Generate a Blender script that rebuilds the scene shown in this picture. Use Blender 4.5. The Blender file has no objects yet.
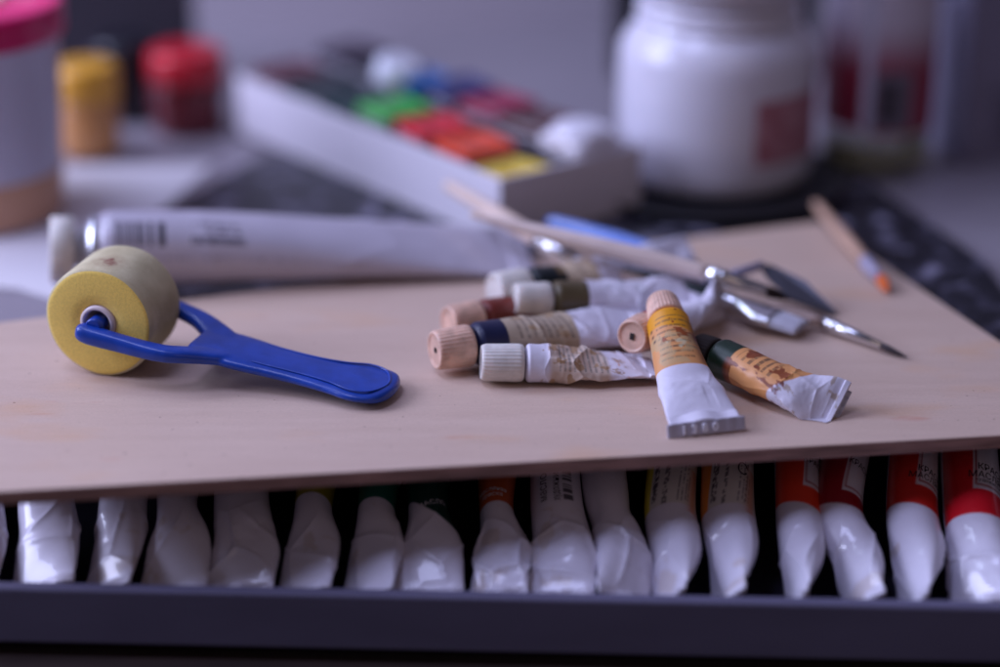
import bpy, math, random
import numpy as np
from mathutils import Vector
rnd = random.Random(7)
SC = bpy.context.scene
COL = SC.collection
# ------------------------------------------------------------------ camera
F = 2242.0
PITCH = math.radians(22)
CP, SP = math.cos(PITCH), math.sin(PITCH)
CAM = Vector((0, -.8*CP, .8*SP))
FW, UP, RT = Vector((0, CP, -SP)), Vector((0, SP, CP)), Vector((1, 0, 0))
def ray(px, py): return FW*F + RT*(px-500) + UP*(333.5-py)
def at(px, py, z=0.0):
    d = ray(px, py); return CAM + d*((z-CAM.z)/d.z)
cam = bpy.data.objects.new('camera', bpy.data.cameras.new('camera')); COL.objects.link(cam)
cam.location = CAM; cam.rotation_euler = (math.pi/2-PITCH, 0, 0)
cam.data.sensor_width = 36; cam.data.lens = 36*F/1000
cam.data.clip_start = .01; cam.data.clip_end = 50
cam.data.dof.use_dof = True; cam.data.dof.focus_distance = .744; cam.data.dof.aperture_fstop = 2.4
cam.data.dof.aperture_blades = 0
SC.camera = cam
# ------------------------------------------------------------------ colours and materials
def lin(c):
    r = [(x/255.0) for x in c[:3]]
    return tuple(x/12.92 if x <= .04045 else ((x+.055)/1.055)**2.4 for x in r)
def mat(name, col=None, rough=.5, spec=.5, metal=0, bump=0, bscale=300, var=0, vscale=60, var2=None, attr=None,
        trans=0, sss=0, coat=0, stretch=(1, 1, 1), bdist=.0004, alpha=1, ior=1.45, sheen=0, detail=6):
    m = bpy.data.materials.new(name); m.use_nodes = True
    nt = m.node_tree; N = nt.nodes; L = nt.links; b = N['Principled BSDF']
    b.inputs['Roughness'].default_value = rough; b.inputs['Specular IOR Level'].default_value = spec
    b.inputs['Metallic'].default_value = metal; b.inputs['Transmission Weight'].default_value = trans
    b.inputs['Coat Weight'].default_value = coat; b.inputs['IOR'].default_value = ior
    b.inputs['Sheen Weight'].default_value = sheen
    b.inputs['Alpha'].default_value = alpha
    if sss:
        b.inputs['Subsurface Weight'].default_value = sss; b.inputs['Subsurface Radius'].default_value = (1, .6, .5)
        b.inputs['Subsurface Scale'].default_value = .004
    tc = N.new('ShaderNodeTexCoord'); mp = N.new('ShaderNodeMapping'); mp.inputs['Scale'].default_value = stretch
    L.new(tc.outputs['Object'], mp.inputs['Vector'])
    src = None
    if attr:
        a = N.new('ShaderNodeAttribute'); a.attribute_name = 'Col'; src = a.outputs['Color']
    if var or var2 is not None:
        n = N.new('ShaderNodeTexNoise'); n.inputs['Scale'].default_value = vscale; n.inputs['Detail'].default_value = detail
        L.new(mp.outputs['Vector'], n.inputs['Vector'])
        r = N.new('ShaderNodeValToRGB'); r.color_ramp.elements[0].position = .35; r.color_ramp.elements[1].position = .65
        if var2 is not None:
            r.color_ramp.elements[0].color = (*var2, 1); r.color_ramp.elements[1].color = (*col, 1); src = r.outputs['Color']
        else:
            r.color_ramp.elements[0].color = (1-var,)*3+(1,); r.color_ramp.elements[1].color = (1, 1, 1, 1)
            mx = N.new('ShaderNodeMix'); mx.data_type = 'RGBA'; mx.blend_type = 'MULTIPLY'; mx.inputs[0].default_value = 1
            L.new(r.outputs['Color'], mx.inputs[7])
            if src: L.new(src, mx.inputs[6])
            else: mx.inputs[6].default_value = (*col, 1)
            src = mx.outputs[2]
        L.new(n.outputs['Fac'], r.inputs['Fac'])
    if src: L.new(src, b.inputs['Base Color'])
    else: b.inputs['Base Color'].default_value = (*col, 1)
    if bump:
        n2 = N.new('ShaderNodeTexNoise'); n2.inputs['Scale'].default_value = bscale; n2.inputs['Detail'].default_value = 5
        L.new(mp.outputs['Vector'], n2.inputs['Vector'])
        bp = N.new('ShaderNodeBump'); bp.inputs['Strength'].default_value = bump; bp.inputs['Distance'].default_value = bdist
        L.new(n2.outputs['Fac'], bp.inputs['Height']); L.new(bp.outputs['Normal'], b.inputs['Normal'])
    return m
# ------------------------------------------------------------------ object helpers
def root(name, loc, label, cat, group=None):
    o = bpy.data.objects.new(name, None); COL.objects.link(o); o.location = loc; o.empty_display_size = .01
    o['label'] = label; o['category'] = cat
    if group: o['group'] = group
    return o
def tag(o, label, cat, group=None):
    o['label'] = label; o['category'] = cat
    if group: o['group'] = group
    return o
def wloc(p):
    v = Vector((0, 0, 0))
    while p is not None: v = v + p.location; p = p.parent
    return v
def mesh(name, V, Fc, m, parent=None, origin=None, smooth=True, colors=None, mats=None, midx=None):
    V = np.asarray(V, float).reshape(-1, 3)
    off = wloc(parent) if parent else Vector((0, 0, 0))
    loc = Vector((0, 0, 0))
    if parent is None:
        loc = Vector(origin) if origin is not None else Vector(V.mean(0))
        off = loc
    V = V - np.array(off)
    me = bpy.data.meshes.new(name); me.from_pydata(V.tolist(), [], [tuple(int(i) for i in f) for f in Fc]); me.update()
    o = bpy.data.objects.new(name, me); COL.objects.link(o)
    if parent: o.parent = parent
    else: o.location = loc
    for mm in (m if isinstance(m, list) else [m]): me.materials.append(mm)
    if midx is not None: me.polygons.foreach_set('material_index', list(midx))
    if smooth: me.polygons.foreach_set('use_smooth', [True]*len(me.polygons))
    if colors is not None:
        a = me.color_attributes.new('Col', 'FLOAT_COLOR', 'POINT')
        c = np.ones((len(V), 4)); c[:, :3] = colors; a.data.foreach_set('color', c.ravel())
    me.update()
    return o
def gridfaces(nu, nv, closed=True):
    F_ = []
    for i in range(nu-1):
        for j in range(nv if closed else nv-1):
            k = (j+1) % nv
            F_.append((i*nv+j, i*nv+k, (i+1)*nv+k, (i+1)*nv+j))
    return F_
def unit(v): return v/max(1e-9, np.linalg.norm(v))
def frame(ax, up=(0, 0, 1)):
    ax = unit(np.array(ax, float)); up = np.array(up, float)
    if abs(ax @ unit(up)) > .98: up = np.array((1., 0, 0))
    x = unit(np.cross(up, ax)); y = np.cross(ax, x); return x, y, ax
def lathe(name, base, axis, prof, m, parent=None, seg=64, ribs=0, ribamp=0, ribrange=None, colors=None, smooth=True, flat=1.0, up=(0, 0, 1)):
    """prof: list of (t along axis, radius)."""
    x, y, a = frame(axis, up); base = np.array(base, float)
    if ribs: seg = ribs*4
    V = []
    for (t, r) in prof:
        for j in range(seg):
            th = 2*math.pi*j/seg; rr = r
            if ribs and ribrange[0] <= t <= ribrange[1]: rr = r + ribamp*(.5+.5*math.cos(ribs*th))
            V.append(base + a*t + x*rr*math.cos(th) + y*rr*math.sin(th)*flat)
    Fc = gridfaces(len(prof), seg)
    Fc.append(tuple(range(seg))[::-1]); Fc.append(tuple((len(prof)-1)*seg+j for j in range(seg)))
    o = mesh(name, V, Fc, m, parent, smooth=smooth, origin=None)
    me = o.data
    n = len(me.polygons); me.polygons[n-1].use_smooth = False; me.polygons[n-2].use_smooth = False
    return o
def bevel(o, w=.001, seg=3, angle=35):
    b = o.modifiers.new('bevel', 'BEVEL'); b.width = w; b.segments = seg; b.limit_method = 'ANGLE'; b.angle_limit = math.radians(angle)
    return o
def prism(name, poly, z0, z1, m, parent=None, bev=0, origin=None):
    n = len(poly); V = [(p[0], p[1], z0) for p in poly]+[(p[0], p[1], z1) for p in poly]
    a = sum(poly[i][0]*poly[(i+1) % n][1]-poly[(i+1) % n][0]*poly[i][1] for i in range(n))
    idx = list(range(n)) if a > 0 else list(range(n))[::-1]
    Fc = [tuple(idx[::-1]), tuple(i+n for i in idx)]
    for k in range(n):
        i, j = idx[k], idx[(k+1) % n]; Fc.append((i, j, j+n, i+n))
    o = mesh(name, V, Fc, m, parent, smooth=False, origin=origin)
    if bev: bevel(o, bev)
    return o
def obox(name, c, ux, hx, hy, z0, z1, m, parent=None, bev=0):
    """oriented box, ux = unit horizontal direction of its x side"""
    ux = unit(np.array((ux[0], ux[1]))); uy = np.array((-ux[1], ux[0])); c = np.array(c[:2])
    P = [c-ux*hx-uy*hy, c+ux*hx-uy*hy, c+ux*hx+uy*hy, c-ux*hx+uy*hy]
    return prism(name, P, z0, z1, m, parent, bev)
# ------------------------------------------------------------------ numpy noise
def _h(i, j, s):
    v = np.sin(i*127.1+j*311.7+s*74.7)*43758.5453; return v-np.floor(v)
def vn(x, y, s=0):
    xi, yi = np.floor(x), np.floor(y); xf, yf = x-xi, y-yi
    u, v = xf*xf*(3-2*xf), yf*yf*(3-2*yf)
    return (_h(xi, yi, s)*(1-u)+_h(xi+1, yi, s)*u)*(1-v)+(_h(xi, yi+1, s)*(1-u)+_h(xi+1, yi+1, s)*u)*v
def fbm(x, y, s=0, o=4):
    r = 0; a = .5
    for k in range(o): r = r+a*vn(x*2**k, y*2**k, s+k*7.3); a *= .5
    return r
def ss(a, b, x):
    t = np.clip((x-a)/(b-a), 0, 1); return t*t*(3-2*t)
def mixc(c, d, t):
    t = np.asarray(t)[..., None]; return c*(1-t)+np.array(d)*t
# ------------------------------------------------------------------ soft paint tube
class Tube:
    """A squeezed tube swept from the shoulder (s=0) to the crimp (s=1)."""
    def __init__(self, P, r, w0, w1, crumple=.0012, seed=1, fill=2.2, bmin=.0008, crimp=.09, wid=1.0, floor=None, twist_pow=1.0, facets=12, waist=None, sharp=.16, lump=1.6, env0=.10, aniso=1.05):
        self.aniso = aniso
        self.sharp = sharp; self.lump = lump; self.env0 = env0; self.P = np.array([tuple(p) for p in P], float); self.r = r; self.seed = seed
        self.crumple = crumple; self.fill = fill; self.bmin = bmin; self.crimp = crimp; self.wid = wid; self.floor = floor
        self.w0 = np.array(w0, float); self.w1 = np.array(w1, float); self.tp = twist_pow; self.waist = waist
        R = random.Random(seed); self.cells = np.array([(R.random(), R.random()*2*math.pi, R.uniform(-1, 1)) for _ in range(facets)])
        d = np.diff(self.P, axis=0); self.len = float(np.sum(np.linalg.norm(d, axis=1)))
    def centre(self, s):
        P = self.P; n = len(P)-1
        Q = np.vstack([2*P[0]-P[1], P, 2*P[-1]-P[-2]])
        t = np.clip(s, 0, 1)*n; i = np.minimum(np.floor(t).astype(int), n-1); f = (t-i)[..., None]
        p0, p1, p2, p3 = Q[i], Q[i+1], Q[i+2], Q[i+3]
        return .5*((2*p1)+(-p0+p2)*f+(2*p0-5*p1+4*p2-p3)*f**2+(-p0+3*p1-3*p2+p3)*f**3)
    def __call__(self, s, th, off=0.0):
        s = np.asarray(s, float); th = np.asarray(th, float); r = self.r
        c = self.centre(s); e = .01
        T = self.centre(np.minimum(s+e, 1))-self.centre(np.maximum(s-e, 0)); T /= np.linalg.norm(T, axis=-1, keepdims=True)
        k = (ss(0, 1, s)**self.tp)[..., None]
        w = self.w0*(1-k)+self.w1*k; w = w-T*np.sum(w*T, -1, keepdims=True); w /= np.linalg.norm(w, axis=-1, keepdims=True)
        n = np.cross(w, T); sg = np.sign(np.sum(n*np.array((0, -.35, 1.)), -1, keepdims=True)); n = n*np.where(sg == 0, 1, sg)
        sc = 1-self.crimp; q = np.clip(s/sc, 0, 1)
        a = r*(1+(math.pi/2*self.wid-1)*q**1.6)
        b = r*(1-q**self.fill)+self.bmin*q
        if self.waist: a = a*(1-self.waist[1]*np.exp(-((s-self.waist[0])/self.waist[2])**2))
        cr = ss(sc-.004, sc+.004, s); b = b+cr*self.bmin*.9               # folded seam is thicker
        sh = np.sqrt(np.clip(1-(1-np.clip(s/.05, 0, 1))**2, 0, 1)); shf = .42+.58*sh      # rounded shoulder
        a = a*shf; b = b*shf
        # crumple
        env = ss(self.env0, self.env0+.25, s)*(1-ss(sc-.06, sc-.005, s))
        D = np.full(s.shape+(len(self.cells),), 0.0)
        for i, (cs, ct, h) in enumerate(self.cells):
            dt = (th-ct+math.pi) % (2*math.pi)-math.pi
            D[..., i] = np.sqrt(((s-cs)*self.len/r)**2*self.aniso+(dt+(s-cs)*2.2*h)**2*(2.0-self.aniso))
        Ds = np.sort(D, -1); f1, f2 = Ds[..., 0], Ds[..., 1]
        rid = np.exp(-((f2-f1)/self.sharp))
        nz = fbm(s*self.len/r*1.3+self.seed, np.cos(th)*1.2+np.sin(th)*.7+self.seed*3.1, self.seed, 3)-.45
        lim = np.clip(b/ (r*.5), .25, 1)
        d = self.crumple*env*(rid*.8-.45*np.clip(1.0-f1, 0, 1)+nz*self.lump)*lim
        ex = .72+.28*np.clip(b/np.maximum(a, 1e-6), 0, 1)
        ct, st = np.cos(th), np.sin(th)
        X = np.sign(ct)*np.abs(ct)**.95; Y = np.sign(st)*np.abs(st)**ex
        wav = self.crumple*.7*cr*np.sin(ct*5+self.seed)
        p = c + w*((a+(d+off)*np.abs(ct))*X)[..., None] + n*((b+d+off)*Y+wav)[..., None]
        if self.floor is not None:
            z = p[..., 2]; p[..., 2] = np.where(z < self.floor+.0003, self.floor+.0003+(z-self.floor)*.01, z)
        return p
    def build(self, name, parent, m, colfn, nu=200, nv=112):
        s = np.concatenate([np.linspace(0, .06, 14)[:-1], np.linspace(.06, 1, nu)]); nu = len(s)
        th = np.linspace(0, 2*math.pi, nv, endpoint=False)
        S, TH = np.meshgrid(s, th, indexing='ij')
        V = self(S, TH).reshape(-1, 3); C = colfn(S, TH).reshape(-1, 3)
        Fc = gridfaces(nu, nv); Fc.append(tuple(range(nv))[::-1]); Fc.append(tuple((nu-1)*nv+j for j in range(nv)))
        return mesh(name, V, Fc, m, parent, colors=C)
    def text(self, name, txt, parent, m, s0, th0, size, spin=0, flip=1, align='CENTER'):
        """lettering laid on the skin: its baseline runs round the tube (spin 0) or along it (spin 90)"""
        cu = bpy.data.curves.new('t', 'FONT'); cu.body = txt; cu.size = size; cu.align_x = align; cu.resolution_u = 3; cu.space_line = .9
        ob = bpy.data.objects.new('t', cu); COL.objects.link(ob)
        me = bpy.data.meshes.new_from_object(ob); bpy.data.objects.remove(ob)
        V = np.array([tuple(v.co) for v in me.vertices]); Fc = [tuple(p.vertices) for p in me.polygons]
        bpy.data.meshes.remove(me)
        if len(V) == 0: return None
        a = math.radians(spin); x = V[:, 0]*math.cos(a)-V[:, 1]*math.sin(a); y = V[:, 0]*math.sin(a)+V[:, 1]*math.cos(a)
        th = th0-x/self.r*flip; s = s0-y/self.len*flip
        return mesh(name, self(s, th, .00018), Fc, m, parent, smooth=True)
# ------------------------------------------------------------------ shared materials
M = {}
M['skin'] = mat('tube_skin', attr=True, rough=.3, spec=.5, bump=.06, bscale=500, coat=.5)
M['skin_worn'] = mat('worn_tube_skin', attr=True, rough=.42, spec=.5, bump=.22, bscale=420)
M['ink'] = mat('printing_ink', lin((38, 34, 44)), .5)
M['ink_white'] = mat('white_ink', lin((225, 220, 228)), .5)
M['cap_tan'] = mat('tan_cap_plastic', lin((232, 190, 166)), .42, sss=.2, var=.32, vscale=230)
M['cap_white'] = mat('white_cap_plastic', lin((226, 220, 212)), .4, sss=.2, var=.2, vscale=200)
M['dark'] = mat('dark_hole', (.02, .012, .01), .8)
M['metal'] = mat('ferrule_metal', (.78, .78, .8), .22, metal=1, bump=.15, bscale=600)
M['wood_h'] = mat('varnished_wood', lin((228, 206, 194)), .3, var=.2, vscale=40, stretch=(1, 1, 1), coat=.4)

# ================================================================== SETTING
m_table = mat('table_paint', lin((150, 142, 150)), .38, var=.1, vscale=9, bump=.05, bscale=200)
ZT = -.009
tab = prism('table_top', [(-1.1, -.036), (1.1, -.036), (1.1, .47), (-1.1, .47)], ZT-.0035, ZT, m_table, origin=(0, .2, ZT)); tab['kind'] = 'structure'
m_wall = mat('wall_paint', lin((186, 177, 186)), .85, var=.06, vscale=3, bump=.1, bscale=60)
wl = prism('wall', [(-1.4, .47), (1.4, .47), (1.4, .50), (-1.4, .50)], -.3, 1.2, m_wall); wl['kind'] = 'structure'
m_rail = mat('dark_wood', lin((50, 36, 32)), .6, var=.3, vscale=30, stretch=(1, 6, 6))
rl = prism('table_frame', [(-.6, -.30), (.6, -.30), (.6, .46), (-.6, .46)], -.10, -.058, m_rail); rl['kind'] = 'structure'

# ---- plywood board
m_ply = bpy.data.materials.new('birch_plywood'); m_ply.use_nodes = True
nt = m_ply.node_tree; N = nt.nodes; L = nt.links; b = N['Principled BSDF']
tc = N.new('ShaderNodeTexCoord')
def noise(scale, stretch, det=6, rot=0):
    mp = N.new('ShaderNodeMapping'); mp.inputs['Scale'].default_value = stretch; mp.inputs['Rotation'].default_value = (0, 0, rot)
    n = N.new('ShaderNodeTexNoise'); n.inputs['Scale'].default_value = scale; n.inputs['Detail'].default_value = det
    L.new(tc.outputs['Object'], mp.inputs['Vector']); L.new(mp.outputs['Vector'], n.inputs['Vector']); return n
def ramp(n, e, fac='Fac'):
    r = N.new('ShaderNodeValToRGB'); r.color_ramp.elements[0].position = e[0][0]; r.color_ramp.elements[0].color = (*e[0][1], 1)
    r.color_ramp.elements[1].position = e[-1][0]; r.color_ramp.elements[1].color = (*e[-1][1], 1)
    for p, c in e[1:-1]:
        x = r.color_ramp.elements.new(p); x.color = (*c, 1)
    L.new(n.outputs[fac], r.inputs['Fac']); return r
def mixn(a, bb, mode='MULTIPLY', fac=1.0, facsock=None):
    x = N.new('ShaderNodeMix'); x.data_type = 'RGBA'; x.blend_type = mode; x.inputs[0].default_value = fac
    if facsock: L.new(facsock, x.inputs[0])
    if isinstance(a, tuple): x.inputs[6].default_value = (*a, 1)
    else: L.new(a, x.inputs[6])
    if isinstance(bb, tuple): x.inputs[7].default_value = (*bb, 1)
    else: L.new(bb, x.inputs[7])
    return x.outputs[2]
g1 = ramp(noise(16, (1, 11, 1), 8, .03), [(.3, (.93, .91, .89)), (.7, (1, 1, 1))])
g2 = ramp(noise(150, (1, 16, 1), 4, .03), [(.35, (.93, .92, .91)), (.65, (1, 1, 1))])
g3 = ramp(noise(900, (1, 3, 1), 3), [(.3, (.9, .9, .9)), (.6, (1, 1, 1))])
base = mixn(mixn(mixn(lin((214, 188, 170)), g1.outputs[0]), g2.outputs[0]), g3.outputs[0])
st = ramp(noise(17, (1, 2.2, 1), 3), [(.57, (0, 0, 0)), (.76, (.42, .42, .42))])
base = mixn(base, lin((214, 160, 104)), 'MIX', facsock=st.outputs[0])           # old paint stains
st2 = ramp(noise(23, (1, 3.5, 1), 4, .5), [(.66, (0, 0, 0)), (.76, (.5, .5, .5))])
base = mixn(base, lin((196, 120, 92)), 'MIX', facsock=st2.outputs[0])
g4 = ramp(noise(210, (1, 14, 1), 2, .9), [(.70, (1, 1, 1)), (.76, (.80, .77, .76))])
g5 = ramp(noise(420, (1, 1, 1), 1), [(.74, (1, 1, 1)), (.79, (.55, .48, .46))])
g6 = ramp(noise(5, (1, 1.5, 1), 3), [(.3, (.90, .89, .90)), (.7, (1, 1, 1))])
base = mixn(mixn(mixn(base, g4.outputs[0]), g5.outputs[0]), g6.outputs[0])
L.new(base, b.inputs['Base Color']); b.inputs['Roughness'].default_value = .5; b.inputs['Specular IOR Level'].default_value = .45
bp = N.new('ShaderNodeBump'); bp.inputs['Strength'].default_value = .12; bp.inputs['Distance'].default_value = .0004
L.new(g2.outputs[0], bp.inputs['Height']); L.new(bp.outputs['Normal'], b.inputs['Normal'])
m_edge = mat('plywood_edge', lin((186, 144, 134)), .7, var=.45, vscale=60, stretch=(1, 1, 14), bump=.4, bscale=500)
fl, fr = at(-60, 495), at(1130, 428)
bl, br = at(-40, 327), at(820, 221)
bpoly = [(fl.x, fl.y), (fr.x, fr.y), (br.x, br.y), (bl.x, bl.y)]
board = prism('plywood_board', bpoly, -.0048, 0, m_ply, origin=(0, 0, 0))
tag(board, 'pale birch plywood board the small paint tubes, brushes and roller lie on', 'board')
board.data.materials.append(m_edge)
for p in board.data.polygons:
    if abs(p.normal.z) < .5: p.material_index = 1
bevel(board, .0005, 2)
# ---- mottled folder beneath
m_fold = bpy.data.materials.new('mottled_cover'); m_fold.use_nodes = True
nt = m_fold.node_tree; N = nt.nodes; L = nt.links; b = N['Principled BSDF']; tc = N.new('ShaderNodeTexCoord')
fa = ramp(noise(85, (1, 1, 1), 9), [(.44, lin((20, 20, 27))), (.56, lin((46, 44, 56))), (.70, lin((140, 136, 156)))])
L.new(fa.outputs[0], b.inputs['Base Color']); b.inputs['Roughness'].default_value = .45
q = [at(262, 156, -.0055), at(860, 176, -.0055), at(985, 262, -.0055), at(1075, 400, -.0055), at(600, 400, -.0055), at(420, 420, -.0055), at(150, 330, -.0055), at(128, 228, -.0055)]
fold = prism('mottled_folder', [(p.x, p.y) for p in q], ZT+.0003, -.0052, m_fold, bev=.0005)
tag(fold, 'black and grey mottled folder lying under the plywood board, white box and black plate', 'folder')
# ---- white paper sheet on the left
q = [at(-60, 168, ZT), at(212, 166, ZT), at(120, 250, ZT), at(112, 312, ZT), at(50, 300, ZT), at(20, 291, ZT), at(-60, 285, ZT)]
pap = prism('paper_sheet', [(p.x, p.y) for p in q], ZT+.0003, ZT+.0009, mat('white_paper', lin((214, 208, 212)), .7, bump=.1, bscale=80))
tag(pap, 'white paper sheet on the table under the pink lidded tub', 'paper')

# ================================================================== DRAWER OF TUBES
ZR = -.034
r0, r1 = at(-80, 586.5, ZR), at(1090, 610, ZR)
ux = unit(np.array((r1.x-r0.x, r1.y-r0.y))); uy = np.array((-ux[1], ux[0]))
A0, A1 = np.array((r0.x, r0.y)), np.array((r1.x, r1.y))
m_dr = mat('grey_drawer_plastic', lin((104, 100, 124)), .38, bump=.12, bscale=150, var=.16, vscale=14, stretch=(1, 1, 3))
drawer = root('drawer', (0, (r0.y+r1.y)/2, -.052), 'grey plastic drawer in the foreground holding a row of paint tubes', 'drawer')
TH = .0050
prism('front_panel', [A0, A1, A1+uy*TH, A0+uy*TH], -.0535, ZR, m_dr, drawer, bev=.0011)
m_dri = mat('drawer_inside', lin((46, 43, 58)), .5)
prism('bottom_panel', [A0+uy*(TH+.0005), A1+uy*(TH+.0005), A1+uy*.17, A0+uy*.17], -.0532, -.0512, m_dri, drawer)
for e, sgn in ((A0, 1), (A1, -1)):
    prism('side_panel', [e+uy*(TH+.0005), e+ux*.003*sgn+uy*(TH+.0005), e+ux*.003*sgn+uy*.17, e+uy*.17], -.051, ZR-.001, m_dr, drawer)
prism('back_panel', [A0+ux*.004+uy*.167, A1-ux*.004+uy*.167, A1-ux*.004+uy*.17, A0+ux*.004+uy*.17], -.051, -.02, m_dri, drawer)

WHITE = np.array(lin((218, 213, 226)))
def basecol(S, TH_, seed=0, w=WHITE):
    n = fbm(S*6+seed, TH_*1.2, seed, 4)
    return w*(1-.10*np.clip(n-.3, 0, 1))[..., None]
def caps(name, tube, parent, m, L_, rb, rt, hole='round', ribs=30, label=None):
    c0 = tube.centre(np.array(0.0)); c1 = tube.centre(np.array(.03)); ax = unit(c0-c1)
    prof = [(-.0004, rb*.9), (0, rb), (L_*.1, rb), (L_*.9, rt), (L_*.97, rt*.985), (L_, rt*.93), (L_+.00001, rt*.86), (L_-.0006, rt*.80)]
    o = lathe('cap', c0+ax*.0006, ax, prof, m, parent, ribs=ribs, ribamp=.00028, ribrange=(L_*.05, L_*.92))
    if hole == 'square':
        x, y, a = frame(ax); c = c0+ax*(.0006+L_-.0004); h = rt*.2
        V = [c+x*h*i*.7+y*h*j for i, j in ((-1, -1), (1, -1), (1, 1), (-1, 1))]; V += [v+ax*.0003 for v in V]
        mesh('cap_recess', V, [(3, 2, 1, 0), (4, 5, 6, 7), (0, 1, 5, 4), (1, 2, 6, 5), (2, 3, 7, 6), (3, 0, 4, 7)], M['dark'], o, smooth=False)
    elif hole == 'dot':
        lathe('cap_recess', c0+ax*(.0006+L_-.0004), ax, [(-.0002, rt*.14), (.0001, rt*.14)], M['dark'], o, seg=16)
    return o

GRP = 'paint tubes standing in a row in the drawer'
R_, G_ = lin, None
def band(col, sb, slant=0, arc=0, white_edge=None):
    """coloured label above s<sb; slant tilts its lower edge"""
    col = np.array(col)
    def f(S, T, C):
        lim = sb+slant*np.cos(T)
        return mixc(C, col, 1-ss(lim-.004, lim+.004, S))
    return f
def redlabel(col, sb, slant, edge_th, panel_s):
    col = np.array(col)
    def f(S, T, C):
        lim = sb+slant*np.cos(T)
        k = (1-ss(lim-.003, lim+.003, S))*(1-ss(2.75, 2.8, T % (2*math.pi)))
        C = mixc(C, col, k)
        tt = T % (2*math.pi); pan = (1-ss(panel_s-.004, panel_s+.002, S))*(1-ss(edge_th-.02, edge_th+.02, tt))*ss(-.9, -.85, np.where(tt > 4.5, tt-2*math.pi, tt))
        C = mixc(C, WHITE*.93, pan)
        for k0, wd in ((.10, .035), ):
            ln = np.exp(-((tt-(edge_th-k0))/wd)**2)*(1-ss(panel_s-.022, panel_s-.018, S))
            ln2 = np.exp(-((S-(panel_s-.02))/.004)**2)*(tt < edge_th-k0)
            C = mixc(C, np.array(lin((150, 20, 40))), np.clip(ln+ln2, 0, 1)*(pan > .5))
        return C
    return f
def printed(col, th_edge, sb, rot=0):
    """coloured strip on the left of a light panel with fine print"""
    col = np.array(col)
    def f(S, T, C):
        tt = T % (2*math.pi)
        on = (1-ss(sb-.004, sb+.004, S+.0*T))
        C = mixc(C, np.array(lin((205, 200, 196))), on)
        C = mixc(C, col, on*ss(th_edge-.03, th_edge+.03, tt)*(tt < 4.5))
        x = (tt-(th_edge-.22)); st_ = (np.abs(x) < .11)*(S > sb-.30)*(S < sb-.03)
        C = mixc(C, np.array(lin((60, 56, 66))), st_*(vn(S*130, tt*26, 3) > .42)*.9*on)
        x = (tt-(th_edge-.62)); st_ = (np.abs(x) < .07)*(S > sb-.24)*(S < sb+.0)
        C = mixc(C, np.array(lin((70, 66, 78))), st_*(vn(S*160, tt*30, 5) > .45)*.85*on)
        for dd, ll in ((1.15, .20), (1.3, .26), (1.45, .22), (1.6, .16)):
            C = mixc(C, np.array(lin((80, 76, 88))), (np.abs(tt-(th_edge-dd)) < .035)*(S > sb-ll)*(S < sb-.02)*(vn(S*150, tt*9, 9) > .35)*.8*on)
        C = mixc(C, np.array(lin((200, 120, 70))), np.exp(-((tt-.35)/.25)**2)*(S > sb-.2)*(S < sb+.05)*.7)
        return C
    return f
def lines(s0, s1, t0, t1, pitch=34, dark=(70, 60, 50)):
    def f(S, T, C):
        tt = T % (2*math.pi)
        row = np.floor(S*pitch); a_ = t0+(t1-t0)*.35*_h(row, 0*row, 3)
        k = (S > s0)*(S < s1)*(tt > a_)*(tt < t1)*(np.sin(S*pitch*2*math.pi) > .25)*(.35+.65*(vn(tt*24, row*3.3, 4) > .3))
        return mixc(C, np.array(lin(dark)), k*.8*(.5+.7*fbm(S*9, tt*1.5, 5, 2)))
    return f
def spots(col, thr, sc=6, s0=0, s1=1, k=.8, seed=1):
    def f(S, T, C):
        n = fbm(S*sc*3, np.cos(T)*sc*.5+np.sin(T)*sc*.3, seed, 4)
        return mixc(C, np.array(lin(col)), ss(thr, thr+.06, n)*(ss(s0-.02, s0+.02, S)*(1-ss(s1-.02, s1+.02, S)))*k)
    return f
def barcode(s0, s1, t0, t1, along=False):
    def f(S, T, C):
        tt = T % (2*math.pi); k = (S > s0)*(S < s1)*(tt > t0)*(tt < t1)
        x = tt if along else S
        return mixc(C, np.array(lin((50, 47, 58))), k*(_h(np.floor(x*(60 if along else 230)), 0*x, 2) > .5)*.9)
    return f
def make_tube(label, cat_group, T, fns, capm, capL, capr, hole='round', worn=False, nu=190, nv=112, seed=0, texts=(), kind='paint tube', base=None, white=WHITE):
    lo = min(T.P[:, 2])-T.r*.2
    rt = root('paint_tube', tuple(Vector((T.P[:, 0].mean(), T.P[:, 1].mean(), lo))), label, 'paint tube', cat_group)
    def cf(S, TH_):
        C = basecol(S, TH_, seed, white)
        for f in fns: C = f(S, TH_, C)
        return C
    bd = T.build('tube_body', rt, M['skin_worn'] if worn else M['skin'], cf, nu, nv)
    caps('cap', T, rt, capm, capL, capr[0], capr[1], hole)
    for t in texts:
        T.text('lettering', t[0], bd, t[6] if len(t) > 6 else M['ink'], t[1], t[2], t[3], t[4] if len(t) > 4 else 0)
    return rt
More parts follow.
